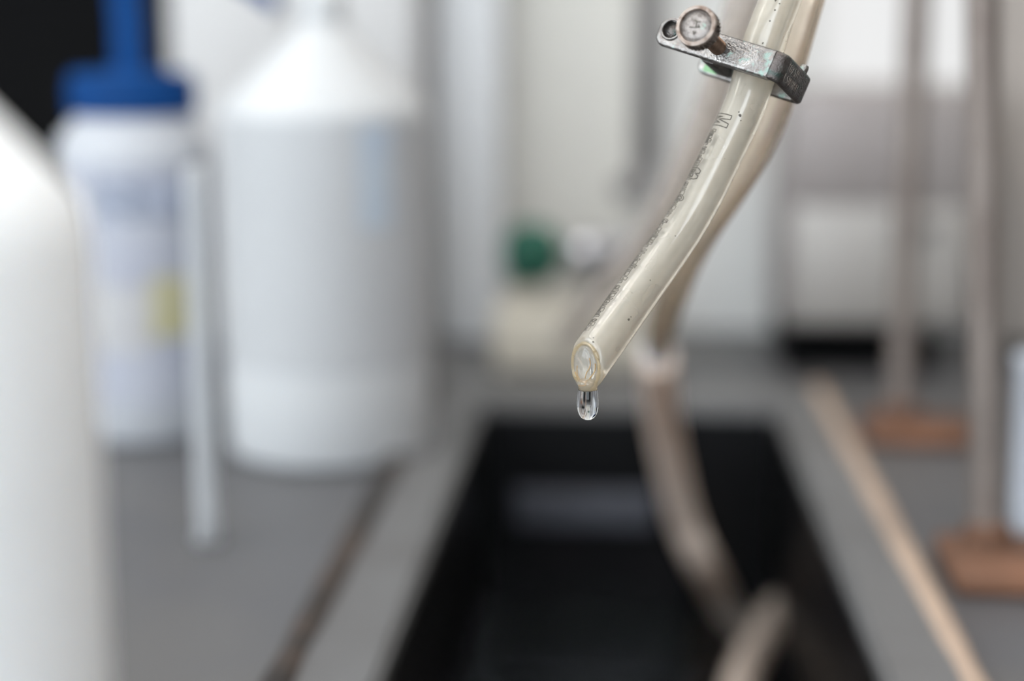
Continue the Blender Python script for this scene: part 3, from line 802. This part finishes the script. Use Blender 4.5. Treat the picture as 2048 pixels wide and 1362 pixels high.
cl = empty('screw_clamp', O, 'small tarnished metal screw clamp squeezing the clear tube', 'clamp', rot=rot)
HB, TH = 3.55*mm, 1.95*mm
# U-shaped strap: path in (x, z), width along y, rounded edges
def strap(bm, path, hb, th, nb_=3):
    """sweeps a rounded rectangle cross-section (thickness across the path, hb half-height in y)"""
    sec = []
    rr_ = th*.42
    for (sx, sy) in ((1, 1), (-1, 1), (-1, -1), (1, -1)):
        a0 = {(1, 1): 0, (-1, 1): 90, (-1, -1): 180, (1, -1): 270}[(sx, sy)]
        for k in range(nb_+1):
            a = math.radians(a0+90*k/nb_)
            sec.append((sx*(th/2-rr_)+rr_*math.cos(a), sy*(1-rr_/hb)*1.0, rr_*math.sin(a)))
    rings = []
    for i, (p, h) in enumerate(path):
        q0, q1 = path[max(i-1, 0)][0], path[min(i+1, len(path)-1)][0]
        t = Vector((q1[0]-q0[0], 0, q1[1]-q0[1])).normalized(); nn = Vector((t.z, 0, -t.x))
        rings.append([bm.verts.new(Vector((p[0], 0, p[1]))+nn*a+Vector((0, y_*h+c_, 0))) for a, y_, c_ in sec])
    m_ = len(sec)
    for A, B in zip(rings, rings[1:]):
        for k in range(m_): bm.faces.new((A[k], A[(k+1) % m_], B[(k+1) % m_], B[k]))
    bm.faces.new(rings[0]); bm.faces.new(rings[-1])
def arc(cx, cz, r, a0, a1, n=8): return [((cx+r*math.cos(math.radians(a0+(a1-a0)*k/n)), cz+r*math.sin(math.radians(a0+(a1-a0)*k/n)))) for k in range(n+1)]
XR, DZ = 16.6*mm, 19.3*mm
# front bar as a filled outline with an eye at its left end
def plate_with_hole(x0, x1, hb, hole, z, th, nose=2.6*mm, hbr=None):
    cu = bpy.data.curves.new('c', 'CURVE'); cu.dimensions = '2D'; cu.fill_mode = 'BOTH'
    def spl(P):
        s = cu.splines.new('POLY'); s.points.add(len(P)-1); s.use_cyclic_u = True
        for q, p in zip(s.points, P): q.co = (p[0], p[1], 0, 1)
    hbr = hbr or hb
    P = [(x1, -hbr), (x1, hbr)]
    for k in range(7): a = math.radians(90+90*k/6); P.append((x0+nose+nose*math.cos(a), hb-nose+nose*math.sin(a)))
    for k in range(7): a = math.radians(180+90*k/6); P.append((x0+nose+nose*math.cos(a), -hb+nose+nose*math.sin(a)))
    spl(P)
    for hx, hy, hr in hole: spl([(hx+hr*math.cos(2*PI*k/28), hy+hr*math.sin(2*PI*k/28)*1.0) for k in range(28)][::-1])
    cu.extrude = th/2-.0007; cu.bevel_depth = .0007; cu.bevel_resolution = 4; cu.offset = -.0007
    o = bpy.data.objects.new('c', cu); C.objects.link(o)
    dg = bpy.context.evaluated_depsgraph_get(); me = bpy.data.meshes.new_from_object(o.evaluated_get(dg))
    me.transform(Matrix.Translation((0, 0, z)))
    bm = nb(); bm.from_mesh(me)
    bmesh.ops.remove_doubles(bm, verts=bm.verts[:], dist=1e-6)
    bpy.data.objects.remove(o); bpy.data.curves.remove(cu); bpy.data.meshes.remove(me)
    return bm
bm = plate_with_hole(-17.2*mm, 14.6*mm, HB, [(-13.7*mm, .8*mm, 2.3*mm)], TH/2, TH)
obj('front_bar', bm, metal_m, cl, local=True, angle=35)
# raised lip of the eye
bm = nb(); P = [Vector((-13.7*mm+2.45*mm*math.cos(2*PI*k/36), .8*mm+2.45*mm*math.sin(2*PI*k/36), -.1*mm)) for k in range(38)]
sweep(bm, P, .28*mm, 8); obj('eye_lip', bm, metal_m, cl, local=True)
bm = nb(); lathe(bm, [(2.25*mm, .5*mm), (2.25*mm, 4.2*mm)], 28, (-13.7*mm, .8*mm, 0), (0, 0, 1)); obj('eye_bushing', bm, dark_m, cl, local=True)
# bend + end wall + bend
path = [((14.5*mm, TH/2), HB)] + [(p, HB) for p in arc(XR-2.0*mm, TH/2+2.0*mm, 2.0*mm, -90, 0)][1:] + [((XR, 6*mm), HB), ((XR, 10*mm), HB), ((XR, DZ-2.6*mm), HB)] + [(p, HB*.98) for p in arc(XR-2*mm, DZ-2.0*mm, 2.0*mm, 0, 90)]
bm = nb(); strap(bm, path, HB, TH); obj('end_wall', bm, dark_m, cl, local=True, angle=40)['label'] = 'end bend, reflected dark put into its colour, with worn stamped letters'  # darker copy of the strap steel paints in its dark reflection
bm = plate_with_hole(-12.8*mm, XR-1.8*mm, HB*.98, [], DZ, TH, 2.2*mm)
obj('back_bar', bm, metal_m, cl, local=True, angle=35)
# green stained patch on the inner face of the back bar
gr_m = mat('green_enamel', (.17, .38, .17), .5); mottle(gr_m, (.27, .38, .25), 260)
bm = nb(); box(bm, -10.6*mm, -6.6*mm, -2.8*mm, 2.6*mm, DZ-TH/2-.25*mm, DZ-TH/2-.01*mm, .1*mm); obj('green_patch', bm, gr_m, cl, local=True, angle=30)['label'] = 'light green patch on the back bar'
# moving bar pressed against the tube
bm = nb(); box(bm, -6.5*mm, 12.6*mm, -2.7*mm, 2.7*mm, 5.6*mm, 7.0*mm, .4*mm); obj('pressure_bar', bm, metal_m, cl, local=True, angle=35)
bm = nb(); box(bm, -6.4*mm, -3.0*mm, -2.9*mm, 2.9*mm, 7.0*mm, 17.8*mm, .4*mm); obj('guide_block', bm, dark_m, cl, local=True, angle=35)
bm = nb(); lathe(bm, [(.9*mm, 0), (1.1*mm, .2*mm), (1.1*mm, 1.4*mm), (.9*mm, 2.0*mm), (0, 2.2*mm)], 20, (XR-.1*mm, HB-.5*mm, 14*mm), (0, 1, 0)); obj('rivet', bm, metal_m, cl, local=True, angle=40)
# thumb screw
bm = nb(); pr = []
z = -11.3*mm
while z < 5.2*mm:
    pr += [(1.95*mm, z), (1.72*mm, z+.2*mm)]; z += .4*mm
pr += [(1.7*mm, 5.4*mm)]
lathe(bm, pr, 32, (0, 0, 0), (0, 0, 1))
shaft_m = mat('brown_screw', (.13, .085, .06), .4, metal=.9); mottle(shaft_m, (.08, .05, .035), 700)
obj('screw_shaft', bm, shaft_m, cl, local=True, angle=60)
bm = nb()
ZF, RK = -15.6*mm, 5.0*mm
NK = 34
ax_ = Vector((0, 0, 1))
def kn(z, r, dr):
    out = []
    for k in range(NK*4):
        ph = k % 4; rr_ = r - (dr if ph in (2, 3) else 0)
        a = 2*PI*(k+ (z-ZF)/(4.2*mm)*1.2)/(NK*4); out.append(bm.verts.new((rr_*math.cos(a), rr_*math.sin(a), z)))
    return out
rings = [kn(ZF+1.05*mm, RK*.96, .05*mm), kn(ZF+1.25*mm, RK, .55*mm), kn(ZF+2.4*mm, RK, .55*mm), kn(ZF+3.7*mm, RK, .55*mm), kn(ZF+4.0*mm, RK*.95, .1*mm)]
def plain(r, z): return [bm.verts.new((r*math.cos(2*PI*k/(NK*4)), r*math.sin(2*PI*k/(NK*4)), z)) for k in range(NK*4)]
front = [plain(3.85*mm, ZF+.62*mm), plain(3.95*mm, ZF+.2*mm), plain(4.08*mm, ZF+.02*mm), plain(4.35*mm, ZF+.0*mm), plain(4.42*mm, ZF+.1*mm), plain(4.55*mm, ZF+.03*mm), plain(4.85*mm, ZF+.12*mm), plain(4.98*mm, ZF+.4*mm), plain(4.95*mm, ZF+.95*mm)]
band = [[v.co.copy() for v in r] for r in rings]
allr = front+[rings[0]]+[plain(4.2*mm, ZF+1.3*mm), plain(4.2*mm, ZF+3.9*mm)]+[rings[-1]]+[plain(2.3*mm, ZF+4.1*mm), plain(2.1*mm, ZF+4.6*mm), plain(1.6*mm, ZF+4.6*mm)]
nn_ = NK*4
for A, B in zip(allr, allr[1:]):
    for k in range(nn_): bm.faces.new((A[k], A[(k+1) % nn_], B[(k+1) % nn_], B[k]))
bm.faces.new(allr[0]); bm.faces.new(allr[-1])
for r in rings[1:-1]:
    for v in r: bm.verts.remove(v)
kb = obj('thumb_knob', bm, brass_m, cl, local=True, angle=28)
knurl_m = mat('dark_knurl', (.26, .21, .18), .4, metal=.85); mottle(knurl_m, (.07, .05, .04), 500, .4, .6)  # darker mottled metal for the knurled band
bm = nb(); VB = [[bm.verts.new(q) for q in r] for r in band]
for A, B in zip(VB, VB[1:]):
    for k in range(nn_): bm.faces.new((A[k], A[(k+1) % nn_], B[(k+1) % nn_], B[k]))
obj('knurled_edge', bm, knurl_m, kb, local=True, angle=28)
face_m = mat('worn_nickel_face', (.27, .245, .23), .45, metal=.75)
mottle(face_m, (.15, .13, .12), 700, .5, .66, bump=.35, bscale=2200); mottle(face_m, (.28, .40, .34), 330, .6, .7)
bm = nb(); lathe(bm, [(3.84*mm, .61*mm), (3.84*mm, .58*mm), (2*mm, .50*mm), (0, .48*mm)], 48, (0, 0, ZF), (0, 0, 1)); 
fc = obj('knob_face', bm, face_m, kb, local=True)
# incised emblem on the knob face (an upright between two bars, with a small mark under it)
bm = nb(); zf = ZF+.49*mm
def stroke(P, r=.15*mm):
    sweep(bm, [Vector((x*mm, y*mm, zf)) for x, y in P], r*1.0, 6)
for P in ([(-.9, 1.15), (.0, 1.05), (.75, 1.2)], [(-.15, 1.05), (-.05, .1), (.05, -.55)], [(-1.5, -.7), (-.3, -.5), (1.1, .05)], [(.45, .6), (.75, .1), (.2, .2)], [(-.2, -1.3), (.15, -1.9), (.5, -1.3)], [(.4, -1.6), (.3, -2.2)]):
    stroke(P)
obj('emblem', bm, ink_m, kb, local=True)['label'] = 'worn incised emblem'
# stamped letters on the end wall
st_m = mat('worn_stamp', (.36, .31, .27), .4, metal=.7); mottle(st_m, (.22, .2, .18), 900)
bm = nb()
def est(P, z0, y0, s=1.0):      # strokes in the plane of the end wall: horizontal = z, vertical = y
    sweep(bm, [Vector((XR+TH/2+.0*mm, y0+b*s, z0+a*s)) for a, b in P], .055*mm, 5)
R1, R2_ = .3*mm, -2.4*mm
q = mm
LET = {'U': [[(0, 1.7*q), (0, .2*q), (.3*q, 0), (.7*q, .2*q), (.7*q, 1.7*q)]], 'S': [[(.8*q, 1.6*q), (.2*q, 1.7*q), (0, 1.2*q), (.7*q, .6*q), (.6*q, .1*q), (0, .1*q)]],
 'O': [[(.45*q+.42*q*math.cos(k*PI/6), .85*q+.85*q*math.sin(k*PI/6)) for k in range(13)]], 'X': [[(0, 0), (.8*q, 1.7*q)], [(0, 1.7*q), (.8*q, 0)]],
 'N': [[(0, 0), (0, 1.7*q), (.7*q, 0), (.7*q, 1.7*q)]], 'I': [[(.2*q, 0), (.2*q, 1.7*q)]], 'L': [[(0, 1.7*q), (0, 0), (.6*q, 0)]]}
for s_r, y0 in (('IOXSIL', R1), ('LSUNUNI', R2_)):
    zz = 3.0*mm
    for ch in s_r:
        for P in LET[ch]: est(P, zz, y0, 1.1)
        zz += 1.55*mm if ch != 'I' else 1.1*mm
obj('stamped_lettering', bm, st_m, cl, local=True)
